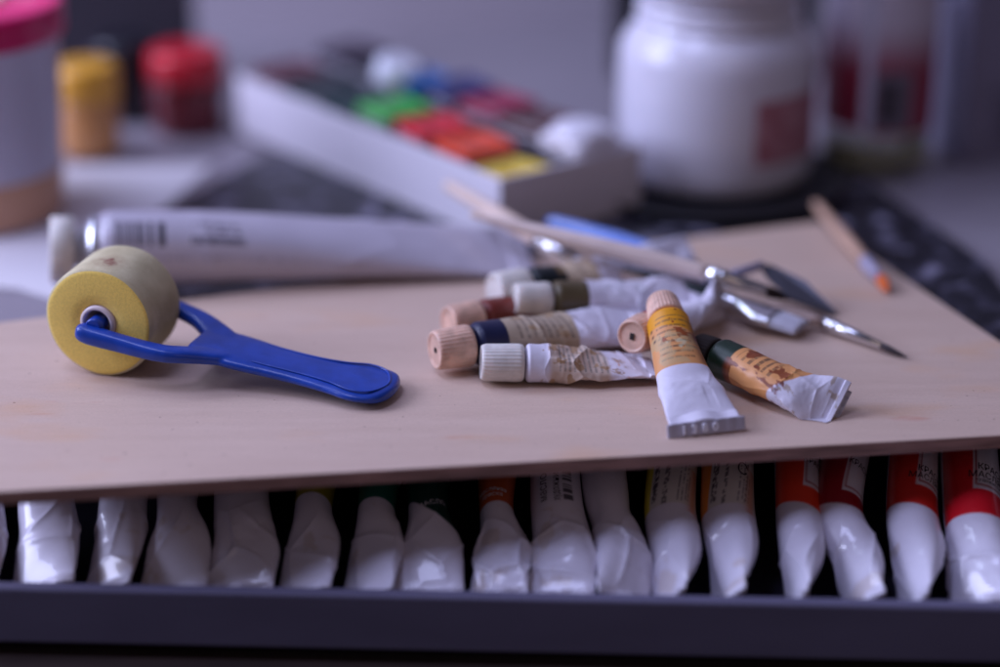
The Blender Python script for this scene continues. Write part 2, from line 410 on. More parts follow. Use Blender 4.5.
# (bottom x, top x at row 480, radius mm, twist of the crimp deg, waist, colour functions, label, texts)
RED = lin((206, 24, 38)); ORED = lin((226, 62, 36)); DRED = lin((150, 14, 34))
PI = math.pi
cyr = 'КРАСКА\nМАСЛЯНАЯ'
specs_ = [
 (-34, -22, 9, 20, 0, [], 'white tube cut off by the left edge of the photo', []),
 (38, 50, 9.5, 25, 0, [], 'plain white tube, leftmost whole one in the drawer', []),
 (100, 126, 8.2, 35, 0, [], 'slim white tube second from the left end of the drawer row', []),
 (168, 182, 9.6, 15, 0, [], 'rounded white tube with a full smooth belly, third from the left in the row', []),
 (236, 242, 9.4, 10, 0, [], 'greyish crumpled white tube, left of the yellow banded tube in the drawer', []),
 (297, 318, 8.8, 30, 0, [band(lin((150, 140, 20)), .40)], 'white tube with a dull yellow band showing just under the board', []),
 (360, 384, 8.8, 35, 0, [band(lin((20, 96, 80)), .42)], 'white tube with a sea green band at its top', []),
 (426, 428, 9.6, 8, 0, [band(lin((10, 52, 46)), .50, .12)], 'white tube with a slanted very dark green label', [('МАСЛО', .47, 1.3, .0035, 20, 1, M['ink_white'])]),
 (496, 500, 8.2, 20, 0, [band(lin((186, 84, 38)), .42), ], 'white tube with a rust orange band and white print, wrinkled shiny foot', [('масляная\nкраска', .36, 1.7, .0028, 0, 1, M['ink_white'])]),
 (562, 556, 9.0, 12, 0, [barcode(.24, .42, .9, 1.3, False)], 'white tube with black vertical print and a wrinkled folded foot', [('масло', .34, 1.9, .004, 90), ('художник', .34, 1.45, .003, 90)]),
 (628, 607, 8.2, -30, (.42, .18, .10), [], 'pinched white tube with a bright shiny foot leaning left, beside the yellow labelled one', []),
 (668, 674, 8.4, 55, 0, [printed(lin((222, 206, 30)), 2.2, .42)], 'white tube with a bright yellow strip and small black print', [('С', .2, .9, .005, 0)]),
 (728, 728, 8.8, 62, 0, [printed(lin((240, 140, 40)), 2.1, .42)], 'white tube with an orange strip and small black print', [('С', .26, .9, .006, 0)]),
 (798, 796, 7.6, 66, 0, [redlabel(ORED, .38, .03, 1.25, .30)], 'white tube with an orange red label, narrow and straight', [('КРАСКА', .2, .55, .0028, 0)]),
 (868, 855, 8.0, 55, 0, [redlabel(DRED, .38, .03, 1.3, .32)], 'bent white tube with a dark crimson label, its foot slid right', [('КРАСКА', .2, .55, .0028, 0)]),
 (914, 914, 8.4, 60, 0, [redlabel(lin((206, 40, 34)), .38, .03, 1.35, .29)], 'white tube with a scarlet label, between the crimson one and the last one', [(cyr, .23, .62, .0030, 0)]),
 (982, 970, 9.8, 40, 0, [redlabel(RED, .46, .02, 1.55, .32)], 'crumpled white tube with bright red label, last at the right of the row', [(cyr, .235, .72, .0033, 0), ('художественная', .285, .72, .0018, 0)]),
]
for i, (xb, xt, r, tw, wst, fns, lab, txts) in enumerate(specs_):
    r *= (.00090 if 1 <= i <= 10 else .00099)
    if i in (3, 5, 6, 7, 8): wst = (.40, .30, .22)
    if i % 3 != 1: fns = fns+[spots((176, 150, 120), .60, 2.6, .45, 1, .35, i)]
    yb = 587+.02*xb+22
    p1 = np.array(at(xb, yb+2, -.0410)); pt = np.array(at(xt, 482, -.0262))
    k_ = (0.0112-((p1[:2]-A0)@uy))/((pt-p1)[:2]@uy); p1[:2] = p1[:2]+(pt-p1)[:2]*max(k_, 0)
    d = unit(pt-p1); Lt = .090
    p0 = p1+d*Lt; mid = p1+d*Lt*.5+np.array((rnd.uniform(-.0012, .0012), 0, .001))
    if lab.startswith('bent'): mid = mid+np.array((-.0055, 0, 0))
    q1 = p1+d*Lt*.25 + (np.array((.0015, 0, .001)) if not lab.startswith('bent') else np.array((-.001, 0, .0)))
    a = math.radians(tw)
    T = Tube([p0, mid, q1, p1], r, (1, 0, 0), (math.cos(a), 0, math.sin(a)), crumple=.0009 if i not in (4, 8, 9, 10, 16) else .0019, seed=i*3+2,
             fill=3.2, crimp=.05, wid=(.86 if 1 <= i <= 10 else .70), waist=wst or None, floor=-.0508, facets=10, sharp=.20, lump=.5, env0=.42, aniso=.35)
    make_tube(lab, GRP, T, fns, M['cap_white'], .010, (.0062, .0055), seed=i, texts=txts, nu=170)

# ================================================================== TUBES ON THE BOARD
GB = 'small used paint tubes lying on the plywood board'
OCH = lin((214, 150, 92)); YEL = lin((222, 150, 20)); CREAM = lin((206, 176, 140))
def T3(px0, z0, px1, z1, r, w0, w1, mid=None, **k):
    p0 = np.array(at(*px0, z0)); p1 = np.array(at(*px1, z1))
    pts = [p0] + ([np.array(at(mid[0], mid[1], mid[2]))] if mid else [(p0+p1)/2]) + [p1]
    return Tube(pts, r, w0, w1, floor=0.0, **k)
# front one, ochre label, seam toward the camera
T = T3((667, 320), .0185, (706, 424), .0034, .0073, (1, 0, 0), (1, .06, 0), mid=(682, 372, .0100), seed=27, crumple=.0010, sharp=.35, lump=1.2, env0=.5, fill=1.7, crimp=.085, wid=1.02, facets=9)
TA = make_tube('ochre labelled tube propped cap up on the others, its flat stamped seam to the front', GB, T,
   [band(OCH, .53, .0), band(YEL, .20, .04), lines(.10, .50, .5, 2.4, 22, (84, 66, 48)), spots((140, 62, 20), .56, 5, .02, .34, .9, 3), spots((186, 164, 120), .50, 2.2, .24, .52, .6, 12), lambda S, Tt, C: mixc(C, np.array(lin((92, 44, 24))), .75*(1-ss(.55, 1.05, Tt % (2*PI)))*(S > .10)*(S < .52)*(.4+.8*fbm(S*14, Tt*3, 4, 3))),
    lambda S, Tt, C: mixc(C, np.array(lin((96, 24, 20))), np.exp(-((S-.27)/.05)**2-((Tt-.45)/.3)**2)),
    lambda S, Tt, C: mixc(C, np.array(lin((60, 50, 46))), np.clip(sum(np.exp(-((S-a)/.012)**2-((Tt-b_)/.10)**2) for a, b_ in ((.17, 2.75), (.225, 2.7), (.275, 2.62))), 0, 1)),
    spots((205, 196, 160), .62, 3, .30, .5, .7, 8)],
   M['cap_tan'], .0095, (.0062, .0053), seed=2, worn=True, nu=260, nv=150, )
def seam(T, par, w, hgt, thick, tilt, txt=None):
    e = T.centre(np.array(1.0)); e0 = T.centre(np.array(.93)); t = unit(e-e0); wd = T.w1-t*(T.w1@t); wd = unit(wd)
    up = unit(np.array((0, 0, 1.))-wd*wd[2]); fwd = np.cross(wd, up); fwd = fwd*np.sign(fwd@t)
    v = up*math.sin(tilt)+fwd*(-math.cos(tilt)); n_ = unit(np.cross(wd, v)); n_ = n_*np.sign(n_@np.array((0, -.93, .37)))
    o = np.array((e[0], e[1], .0004))+fwd*(thick+.0004); V = []
    R_ = random.Random(3)
    nn = 24
    for i in range(nn+1):
        x = (i/nn-.5)*2; wv = .00012*math.sin(i*1.7)+.0001*R_.random()
        for (a, b_) in ((0, 0), (1, 0), (1, -1), (0, -1)):
            V.append(o+wd*w*x+v*hgt*a*(1-.04*abs(x)**6)+n_*(thick*b_+wv))
    Fc = []
    for i in range(nn):
        for q in range(4): Fc.append((i*4+q, (i+1)*4+q, (i+1)*4+(q+1) % 4, i*4+(q+1) % 4))
    Fc += [(0, 1, 2, 3), (nn*4+3, nn*4+2, nn*4+1, nn*4)]
    ob = mesh('crimped_seam', V, Fc, M['seam'], par, smooth=False); bevel(ob, .00035, 3)
    if txt:
        cu = bpy.data.curves.new('t', 'FONT'); cu.body = txt; cu.size = hgt*.78; cu.align_x = 'CENTER'; cu.extrude = .0005; cu.bevel_depth = .00015; cu.space_character = 1.9
        tb_ = bpy.data.objects.new('t', cu); COL.objects.link(tb_); me = bpy.data.meshes.new_from_object(tb_); bpy.data.objects.remove(tb_)
        rx = wd*np.sign(wd[0]); TV = [o-rx*w*.18+v*hgt*.24+rx*p.co.x+v*p.co.y+n_*(p.co.z+.00016) for p in me.vertices]
        mesh('stamped_number', TV, [tuple(p.vertices) for p in me.polygons], mat('stamp_painted_lit', lin((240, 238, 248)), .3, metal=.2), ob, smooth=False); bpy.data.meshes.remove(me)  # paler than the seam: light on the raised digits put into their colour
    return ob
M['seam'] = mat('seam_metal', lin((180, 176, 190)), .38, metal=.25, bump=.1, bscale=500)
seam(T, TA, .0130, .0047, .0011, math.radians(78), '1380')
# green banded at right
T = T3((716, 356), .0085, (838, 409), .0026, .0068, (.45, .9, 0), (.92, .10, .30), mid=(786, 386, .0072), seed=35, crumple=.0006, fill=1.6, crimp=.05, wid=.95, facets=9, sharp=.25)
TB = make_tube('ochre stained tube with a dark green band and crushed end, right of the ochre one', GB, T,
   [band(OCH, .56, .1), band(lin((22, 44, 30)), .17), lines(.2, .45, .6, 2.2, 22), spots((120, 50, 20), .52, 4, .15, .55, .9, 5), spots((150, 120, 70), .66, 7, .5, 1, .6, 9)],
   M['dark'], .008, (.0058, .0052), seed=4, worn=True, nu=220, nv=130)
seam(T, TB, .0092, .0036, .0006, math.radians(28))
# its cap points at the camera
T = T3((647, 331), .0120, (722, 303), .0052, .0066, (.6, -.7, 0), (.5, .85, .2), seed=41, sharp=.35, lump=.8, crumple=.0010, fill=1.7, crimp=.08, wid=.95)
make_tube('tube with a tan cap with a square hole facing the camera, behind the propped tube', GB, T,
   [band(lin((92, 70, 50)), .18), band(lin((160, 60, 50)), .07), spots((190, 150, 110), .6, 5, .2, .6, .6, 7)], M['cap_tan'], .0098, (.0066, .0058), 'square', worn=True, seed=6, nv=90)
# navy band
T = T3((471, 345), .0086, (648, 322), .0050, .0077, (0, 1, 0), (.1, 1, .25), mid=(560, 332, .0080), seed=52, crumple=.0008, fill=1.5, crimp=.08, wid=1.0)
make_tube('tube with a tan ribbed cap and navy blue band beside an ochre printed label', GB, T,
   [band(lin((176, 158, 136)), .56, .02), band(lin((24, 28, 62)), .17), lines(.22, .52, .4, 2.7, 26, (104, 90, 80)), spots((150, 110, 60), .6, 5, .18, .6, .5, 3)],
   M['cap_tan'], .0130, (.0071, .0066), 'dot', worn=True, seed=8, nu=240, nv=130)
# crumpled front tube with white cap
T = T3((524, 363), .0068, (650, 366), .0028, .0066, (.15, 1, .35), (.1, 1, -.05), mid=(580, 364, .0058), seed=64, crumple=.0013, fill=1.1, crimp=.06, wid=1.05, facets=14, sharp=.25)
make_tube('badly crumpled tube with a white cap, nearest in the pile', GB, T,
   [lambda S, Tt, C: mixc(C, np.array(lin((190, 164, 136))), ss(.20, .26, S)*(1-ss(.66, .70, S))*.8), lines(.30, .68, .4, 2.8, 26, (92, 92, 92)),
    spots((150, 110, 60), .56, 5, .15, .8, .7, 3), spots((196, 130, 70), .66, 4, .6, 1, .7, 6)],
   M['cap_white'], .0140, (.0063, .0060), 'round', worn=True, seed=9, nu=240, nv=130)
# brown band
T = T3((479, 318), .0072, (650, 288), .0040, .0064, (0, 1, 0), (0, 1, .2), seed=72, sharp=.35, lump=.8, crumple=.0009, fill=1.6, crimp=.08)
make_tube('tube with a tan cap and red brown band, behind the navy banded tube', GB, T, [band(lin((190, 170, 140)), .5), band(lin((112, 44, 34)), .26)], M['cap_tan'], .0120, (.0064, .0060), worn=True, seed=10, nv=80)
# black band, white cap
T = T3((527, 288), .0115, (694, 262), .0085, .0070, (0, 1, 0), (.15, 1, .9), seed=83, sharp=.35, lump=.8, crumple=.0010, fill=1.6, crimp=.08)
make_tube('tube with a big white cap and black green band, farthest back in the pile', GB, T, [band(lin((196, 176, 150)), .38), band(lin((22, 30, 34)), .19), spots((150, 120, 80), .55, 4, .15, .5, .6, 2)], M['cap_white'], .0130, (.0074, .0072), worn=True, seed=12, nv=80)
# olive band
T = T3((551, 298), .0125, (702, 296), .0080, .0062, (0, 1, 0), (.1, 1, .6), seed=91, sharp=.35, lump=.8, crumple=.0011, fill=1.5, crimp=.08)
make_tube('tube with a small white cap and olive band, in the middle of the pile', GB, T, [band(lin((84, 72, 48)), .22), spots((190, 190, 200), .5, 4, .3, 1, .4, 2)], M['cap_white'], .0130, (.0055, .0052), worn=True, seed=13, nv=80)

# ================================================================== FOAM ROLLER
AXD = np.array((.266, .964, 0)); AXD = AXD/np.linalg.norm(AXD)
RC = .0196
fc = np.array(at(98, 323, RC))           # centre of the front face
rt = root('paint_roller', (fc[0], fc[1], 0), 'small yellow foam paint roller with a blue plastic handle', 'paint roller')
m_foam = mat('yellow_foam', lin((255, 220, 112)), .95, spec=.1, bump=.7, bscale=2600, bdist=.0003, var=.14, vscale=1400, sheen=.3)
m_foam_s = bpy.data.materials.new('used_foam_side'); m_foam_s.use_nodes = True
nt = m_foam_s.node_tree; N = nt.nodes; L = nt.links; b = N['Principled BSDF']; tc = N.new('ShaderNodeTexCoord')
c1 = ramp(noise(60, (1, 1, 1), 5), [(.3, lin((178, 164, 126))), (.7, lin((224, 212, 174)))])
gm = N.new('ShaderNodeVectorMath'); gm.operation = 'DISTANCE'; gm.inputs[1].default_value = (.004, .0075, RC*2+.0003)
L.new(tc.outputs['Object'], gm.inputs[0])
n9 = noise(500, (1, 1, 1), 4); ad = N.new('ShaderNodeMath'); ad.operation = 'MULTIPLY_ADD'; ad.inputs[1].default_value = .008
L.new(n9.outputs['Fac'], ad.inputs[0]); L.new(gm.outputs['Value'], ad.inputs[2])
rp = N.new('ShaderNodeValToRGB'); rp.color_ramp.elements[0].position = .0062; rp.color_ramp.elements[0].color = (1, 1, 1, 1); rp.color_ramp.elements[1].position = .0082; rp.color_ramp.elements[1].color = (0, 0, 0, 1)
L.new(ad.outputs[0], rp.inputs['Fac'])
bc = mixn(c1.outputs[0], lin((122, 50, 44)), 'MIX', facsock=rp.outputs[0])
L.new(bc, b.inputs['Base Color']); b.inputs['Roughness'].default_value = .95
bpn = N.new('ShaderNodeBump'); bpn.inputs['Strength'].default_value = .8; bpn.inputs['Distance'].default_value = .0005
n8 = noise(2400, (1, 1, 1), 3); L.new(n8.outputs['Fac'], bpn.inputs['Height']); L.new(bpn.outputs['Normal'], b.inputs['Normal'])
X, Y, A = frame(AXD); W = .0255; rh = .0064
prof = [(0.0006, rh), (0, rh+.0008), (0, RC*.55), (0, RC-.0022), (.0003, RC-.001), (.0011, RC-.0002), (.0024, RC), (W*.5, RC), (W-.0024, RC), (W-.0011, RC-.0002), (W-.0003, RC-.001), (W, RC-.0022), (W, rh+.0008), (W-.0006, rh)]
seg = 160; V = []
for t, r in prof:
    for j in range(seg):
        th = 2*PI*j/seg; rr = r*(1+(.006*math.sin(3*th+1)+.004*math.sin(7*th)) * (r > RC*.5))
        p = fc+A*t+X*rr*math.cos(th)+Y*rr*math.sin(th); p[2] = max(p[2], .0002); V.append(p)
Fc = gridfaces(len(prof), seg); n_ = len(prof)
Fc += [((n_-1)*seg+j, (n_-1)*seg+(j+1) % seg, (j+1) % seg, j) for j in range(seg)]
mi = []
for i in range(n_-1): mi += [0 if i < 4 or i >= 9 else 1]*seg
mi += [0]*seg
mesh('foam', V, Fc, [m_foam, m_foam_s], rt, midx=mi)
# core ring
prof = [(-.0006, .0047), (-.0010, .0052), (-.0006, .0062), (.002, .0063), (W-.002, .0063), (W+.0006, .0062), (W+.0006, .0047)]
V = [fc+A*t+X*r*math.cos(2*PI*j/64)+Y*r*math.sin(2*PI*j/64) for t, r in prof for j in range(64)]
Fc = gridfaces(len(prof), 64)+[((len(prof)-1)*64+j, (len(prof)-1)*64+(j+1) % 64, (j+1) % 64, j) for j in range(64)]
mesh('core_tube', V, Fc, mat('core_plastic', lin((220, 205, 205)), .4), rt)
# blue handle: forked plate
m_blue = mat('blue_plastic', lin((24, 66, 164)), .33, spec=.5, bump=.07, bscale=700, var=.22, vscale=160, coat=.1)
axc = fc+A*W*.5
E = np.array(at(369, 386, .0035))
def hp(u, v, h=0.0):
    """u from axle to end, v across along the axle direction, h above"""
    zc = RC*(1-u)+.0040*u - (.0030*max(0, 1-abs(u+.02)/.35) if v < -.006 else 0) + .0022*math.sin(PI*u)*(-1)
    c = axc[:2]*(1-u)+E[:2]*u
    return np.array((c[0]+A[0]*v, c[1]+A[1]*v, zc+h))
hd = None
import bmesh
def ribbon(path, parent, name):
    """path: (u, v, halfwidth, halfthick) swept as a rounded bar, across = axle direction"""
    P = [hp(u, v) for u, v, _, _ in path]; V = []; seg = 20
    for i, (u, v, hw, ht) in enumerate(path):
        a_ = P[max(0, i-1)]; b_ = P[min(len(P)-1, i+1)]; t = unit(b_-a_)
        nz = unit(np.array((0, 0, 1))-t*t[2]); w = np.cross(t, nz)
        for j in range(seg):
            th = 2*PI*j/seg; c, s_ = math.cos(th), math.sin(th)
            V.append(P[i]+w*hw*math.copysign(abs(c)**.7, c)+nz*ht*math.copysign(abs(s_)**.7, s_))
    Fc = gridfaces(len(path), seg); Fc.append(tuple(range(seg))[::-1]); Fc.append(tuple((len(path)-1)*seg+j for j in range(seg)))
    return V, Fc
def smoothpath(pts, n=40):
    Q = np.array(pts, float); Q = np.vstack([2*Q[0]-Q[1], Q, 2*Q[-1]-Q[-2]]); out = []
    for k in range(n+1):
        t = k/n*(len(pts)-1); i = min(int(t), len(pts)-2); f = t-i
        p0, p1, p2, p3 = Q[i], Q[i+1], Q[i+2], Q[i+3]
        out.append(tuple(.5*((2*p1)+(-p0+p2)*f+(2*p0-5*p1+4*p2-p3)*f*f+(-p0+3*p1-3*p2+p3)*f**3)))
    return out
bl_ = []; hw0 = W*.5
allV, allF = [], []
def addp(VF):
    V, Fc = VF; o = len(allV); allV.extend(V); allF.extend([tuple(i+o for i in f) for f in Fc])
# front arm, rear arm, stem
addp(ribbon(smoothpath([(-.062, -hw0-.0034, .0010, .0018), (-.050, -hw0-.0038, .0028, .0026), (-.02, -hw0-.0044, .0034, .0032), (.10, -hw0-.0046, .0030, .0030), (.28, -hw0-.0036, .0036, .0026), (.40, -hw0+.0030, .0046, .0023), (.50, -.0042, .005, .0022), (.60, 0, .005, .0020)]), None, ''))
addp(ribbon(smoothpath([(-.03, hw0+.0034, .0010, .0014), (-.02, hw0+.0036, .0030, .0026), (.10, hw0+.0040, .0030, .0026), (.26, hw0+.0022, .0038, .0025), (.37, hw0-.0040, .0050, .0024), (.45, .0035, .005, .0022), (.58, 0, .005, .0020)]), None, ''))
addp(ribbon(smoothpath([(.33, 0, .0086, .0012), (.38, 0, .0112, .0020), (.50, 0, .0116, .0025), (.64, 0, .0104, .0024), (.76, 0, .0104, .0023), (.88, 0, .0118, .0021), (.96, 0, .0136, .0021), (1.02, 0, .0132, .0020), (1.07, 0, .0108, .0021), (1.095, 0, .0060, .0017), (1.103, 0, .0014, .0008)], 60), None, ''))
hd = mesh('handle', allV, allF, m_blue, rt)
rm = hd.modifiers.new('fuse', 'REMESH'); rm.mode = 'VOXEL'; rm.voxel_size = .00045; rm.use_smooth_shade = True
sm = hd.modifiers.new('soft', 'SMOOTH'); sm.factor = .6; sm.iterations = 10
# raised rim line on the stem
pts = smoothpath([(.58, -.0076, 0, 0), (.76, -.0074, 0, 0), (.88, -.0086, 0, 0), (.97, -.0110, 0, 0), (1.04, -.0086, 0, 0), (1.075, 0, 0, 0), (1.04, .0086, 0, 0), (.97, .0110, 0, 0), (.88, .0086, 0, 0), (.76, .0074, 0, 0), (.58, .0076, 0, 0)], 90)
V = []; P = [hp(u, v, .0021) for u, v, _, _ in pts]
for i, p in enumerate(P):
    t = unit(P[min(i+1, len(P)-1)]-P[max(i-1, 0)]); nz = np.array((0, 0, 1.)); w = np.cross(t, nz)
    for j in range(8): V.append(p+w*.00045*math.cos(j*PI/4)+nz*.0003*math.sin(j*PI/4))
mesh('raised_rim', V, gridfaces(len(pts), 8), m_blue, hd)
# axle pins
lathe('axle', fc-A*.0042, A, [(0, .0024), (.0005, .0029), (W*.25, .0028)], m_blue, rt, seg=24)
lathe('axle', fc+A*(W*.75), A, [(0, .0028), (W*.25+.0035, .0028), (W*.25+.004, .0022)], m_blue, rt, seg=24)

# ================================================================== BIG WHITE TUBE
rB = .0148
b0 = np.array(at(92, 250, .0148)); b1 = np.array(at(528, 252, .0040))
T = Tube([b0, b0*.67+b1*.33+np.array((0, 0, .0015)), b0*.33+b1*.67+np.array((0, 0, .001)), b1], rB, (0, 1, 0), (.1, 1, .15), crumple=.0006, seed=5, fill=1.7, crimp=.05, wid=.85, floor=.0, sharp=.5, lump=.5, facets=5)
rt = root('large_paint_tube', (b0[0], b0[1], 0), 'large white paint tube with a barcode lying behind the roller', 'paint tube')
def cfb(S, Tt):
    C = basecol(S, Tt, 3, np.array(lin((184, 177, 190))))
    tf = Tt % (2*PI)
    C = mixc(C, np.array(lin((36, 33, 42))), (S > .055)*(S < .165)*(tf > 2.02)*(tf < 2.74)*(_h(np.floor(S*330), 0*S, 4) > .48)*.9)
    for (a_, b_, c_, d_, fr, th_) in ((.225, .335, 2.00, 2.10, 90, .45), (.255, .335, 2.22, 2.33, 110, .4), (.222, .345, 2.46, 2.64, 80, .25), (.06, .60, 2.99, 3.04, 60, .6)):
        C = mixc(C, np.array(lin((52, 48, 60))), (S > a_)*(S < b_)*(tf > c_)*(tf < d_)*(vn(S*fr*4, tf*20, 7) > th_)*.75)
    return C

T.build('tube_body', rt, M['skin'], cfb, 300, 160)
ax = unit(b0-b1)
lathe('shoulder', b0-ax*.0014, ax, [(0, .0134), (.0018, .0128), (.0052, .0075), (.0060, .0062), (.0085, .0062)], mat('shoulder_foil', (.75, .76, .82), .28, metal=.85), rt, seg=72)
lathe('cap', b0+ax*.0064, ax, [(0, .0118), (.0004, .0126), (.008, .0126), (.0088, .0120), (.0090, .0110)], M['cap_white'], rt, ribs=44, ribamp=.0003, ribrange=(.0005, .0078))

# ================================================================== BRUSHES
def brush(label, A_, za, B_, zb, C_, zc, D_, zd, rh_, rf, hm, bm, rb, tip=.12, hmid=1.25, end=.5, flat=1, fflat=None, cat='paint brush', name='paint_brush', fm=None):
    """A handle end, B ferrule start, C ferrule end, D bristle tip (pixels with heights)"""
    a = np.array(at(*A_, za)); b_ = np.array(at(*B_, zb)); c = np.array(at(*C_, zc)); d = np.array(at(*D_, zd))
    r = root(name, (float(b_[0]), float(b_[1]), 0), label, cat, 'brushes lying across the pile and board')
    L1 = np.linalg.norm(b_-a); ax = unit(b_-a)
    pr = [(0, rh_*end*.5), (.0008, rh_*end*.85), (.002, rh_*end)] + [(L1*t, rh_*(end+(hmid-end)*math.sin(min(1, t/.75)*PI/2)) if t < .75 else rh_*(hmid+(1-hmid)*(t-.75)/.25)) for t in np.linspace(.06, 1, 22)]
    pr = sorted(pr)
    lathe('handle', a, ax, pr, hm, r, seg=28)
    L2 = np.linalg.norm(c-b_); ax2 = unit(c-b_)
    if fflat is None:
        pf = [(-.001, rh_*1.06)]
        for k in (.10, .20): pf += [(L2*(k-.035), rh_*1.08), (L2*(k-.02), rh_*1.22), (L2*(k+.02), rh_*1.22), (L2*(k+.035), rh_*1.06)]
        pf += [(L2*.3, rh_*1.06), (L2, rf)]
        lathe('ferrule', b_, ax2, pf, fm or M['metal'], r, seg=40)
    else:
        x, y, a3 = frame(ax2); V = []; n = 40; st_ = 26
        for i in range(st_):
            t = i/(st_-1); wd = rh_*1.1*(1-ss(.25, .8, t))+fflat[0]*ss(.25, .8, t); hh = rh_*1.1*(1-ss(.25, .8, t))+fflat[1]*ss(.25, .8, t)
            g = 1.1 if .08 < t < .13 or .18 < t < .23 else 1
            for j in range(n):
                th = 2*PI*j/n; V.append(b_+a3*L2*t+x*wd*g*math.cos(th)+y*hh*g*math.sin(th))
        Fc = gridfaces(st_, n)+[tuple(range(n))[::-1], tuple((st_-1)*n+j for j in range(n))]
        mesh('ferrule', V, Fc, M['metal'], r)
    # bristles: a bundle of fine strands in one mesh
    L3 = np.linalg.norm(d-c); ax3 = unit(d-c); x, y, a3 = frame(ax3); V = []; Fc = []; R = random.Random(len(label))
    fw = fflat[0]*.92 if fflat else rf*.9; fh = fflat[1]*.85 if fflat else rf*.9
    for k in range(260 if fflat else 150):
        th = R.random()*2*PI; rr = math.sqrt(R.random()); u, v = rr*math.cos(th), rr*math.sin(th)
        ln = L3*(R.uniform(.9, 1.0) if fflat else 1-.35*rr*R.random()); o = len(V); w_ = .00022
        for t in (0, .35, .7, 1):
            sp = (1-t*(1-(1.05 if fflat else tip))) if fflat else (1+.25*math.sin(t*PI))*(1-t**2*(1-tip))
            p = c-a3*.0005+a3*ln*t+x*u*fw*sp+y*v*fh*sp*(1 if not fflat else 1-.3*t)
            for q in range(3):
                V.append(p+(x*math.cos(q*2.094)+y*math.sin(q*2.094))*w_*(1-.5*t))
        for s_ in range(3):
            for q in range(3): Fc.append((o+s_*3+q, o+s_*3+(q+1) % 3, o+s_*3+3+(q+1) % 3, o+s_*3+3+q))
    mesh('bristles', V, Fc, bm, r)
    return r
m_br_d = mat('dark_bristles', lin((58, 44, 44)), .4)
m_br_w = mat('pale_bristles', lin((228, 224, 236)), .35, sss=.2)
m_br_o = mat('orange_bristles', lin((232, 122, 58)), .6)
m_green = mat('green_lacquer', lin((14, 34, 30)), .25, coat=.5)
m_bl2 = mat('blue_lacquer', lin((110, 140, 214)), .22, coat=.5)
m_pale = mat('pale_wood', lin((226, 200, 182)), .4, var=.15, vscale=60)
m_dkbr = mat('worn_brown_lacquer', lin((186, 162, 152)), .35, var=.25, vscale=90, coat=.3)
brush('round brush with pale varnished handle, blurred at the back, ferrule past the crimped tubes', (470, 214), .030, (710, 274), .0165, (766, 291), .011, (792, 300), .0075, .0028, .0021, M['wood_h'], m_br_d, 0, end=.45)
brush('thin round brush with the narrow silver ferrule and dark point at the right', (560, 262), .0135, (824, 322), .0038, (882, 346), .0028, (909, 358), .0012, .0021, .0012, m_dkbr, m_br_d, 0, end=.5, hmid=1.3)
brush('flat brush with wide silver ferrule and short pale bristles, dark green handle', (600, 268), .012, (721, 300), .0070, (776, 319), .0052, (803, 328), .0040, .0034, .0030, m_green, m_br_w, 0, fflat=(.0066, .0030))
brush('pale wooden brush whose thin end points up over the white box', (446, 184), .022, (540, 240), .0165, (575, 262), .0135, (596, 274), .0125, .0031, .0024, m_pale, m_br_w, 0, end=.7, hmid=1.1)
brush('brush with glossy light blue handle lying behind the pile', (548, 221), .012, (652, 252), .009, (685, 262), .0085, (705, 268), .008, .0033, .0022, m_bl2, m_br_d, 0, end=.7, hmid=1.15)
brush('short brush with natural wood handle and orange tip by the right edge of the board', (815, 203), .006, (866, 262), .0036, (881, 279), .003, (889, 292), .0018, .0025, .0022, mat('raw_wood', lin((190, 154, 130)), .5, var=.2, vscale=60), m_br_o, 0, end=.7, hmid=1.15, tip=.4, fm=mat('grey_band', lin((160, 152, 172)), .5))
# palette knife
r = root('palette_knife', tuple(at(790, 285, 0)), 'palette knife with a dark pointed steel blade and light neck behind the brushes', 'palette knife')
m_steel = mat('dark_steel', (.10, .10, .125), .42, metal=.5, bump=.1, bscale=400)
bp_ = [(757, 263, .013), (772, 265, .0125), (806, 281, .009), (838, 313, .0012), (829, 313, .0012), (790, 298, .0062), (768, 278, .0105)]
V = [np.array(at(*p)) for p in bp_]; n = len(V); V = V+[v-np.array((0, 0, .0007)) for v in V]
mesh('blade', V, [tuple(range(n))[::-1], tuple(range(n, 2*n))]+[(i, (i+1) % n, (i+1) % n+n, i+n) for i in range(n)], m_steel, r, smooth=False)
a = np.array(at(762, 265, .013)); b_ = np.array(at(705, 284, .0105))
lathe('neck', a, b_-a, [(0, .0016), (.02, .0019), (np.linalg.norm(b_-a), .0022)], mat('pale_plastic', lin((170, 166, 196)), .35), r, seg=20)

# ================================================================== WHITE BOX OF GOUACHE
ZF = -.0052
m_card = mat('white_carton', lin((224, 218, 226)), .55, bump=.06, bscale=120)
HB = .0225
c0 = np.array(at(500, 180, HB))[:2]; le = np.array(at(236, 75, HB))[:2]; re = np.array(at(652, 149, HB))[:2]
bu = unit(le-c0); LB = np.linalg.norm(le-c0); bv = np.array((-bu[1], bu[0])); bv = bv*np.sign((re-c0)@bv); WB = (re-c0)@bv
box = root('paint_box', (*(c0+bu*LB/2+bv*WB/2), ZF), 'open long white box full of coloured gouache pots', 'box')
tk = .0016
def bq(u0, u1, v0, v1): return [c0+bu*u0+bv*v0, c0+bu*u1+bv*v0, c0+bu*u1+bv*v1, c0+bu*u0+bv*v1]
prism('side_panel', bq(0, LB, 0, tk), ZF+.0003, HB, m_card, box, bev=.0004)
prism('side_panel', bq(0, LB, WB-tk, WB), ZF+.0003, HB, m_card, box, bev=.0004)
prism('end_panel', bq(.0002, tk, tk+.0002, WB-tk-.0002), ZF+.0003, HB, m_card, box)
prism('end_panel', bq(LB-tk, LB-.0002, tk+.0002, WB-tk-.0002), ZF+.0003, HB, m_card, box)
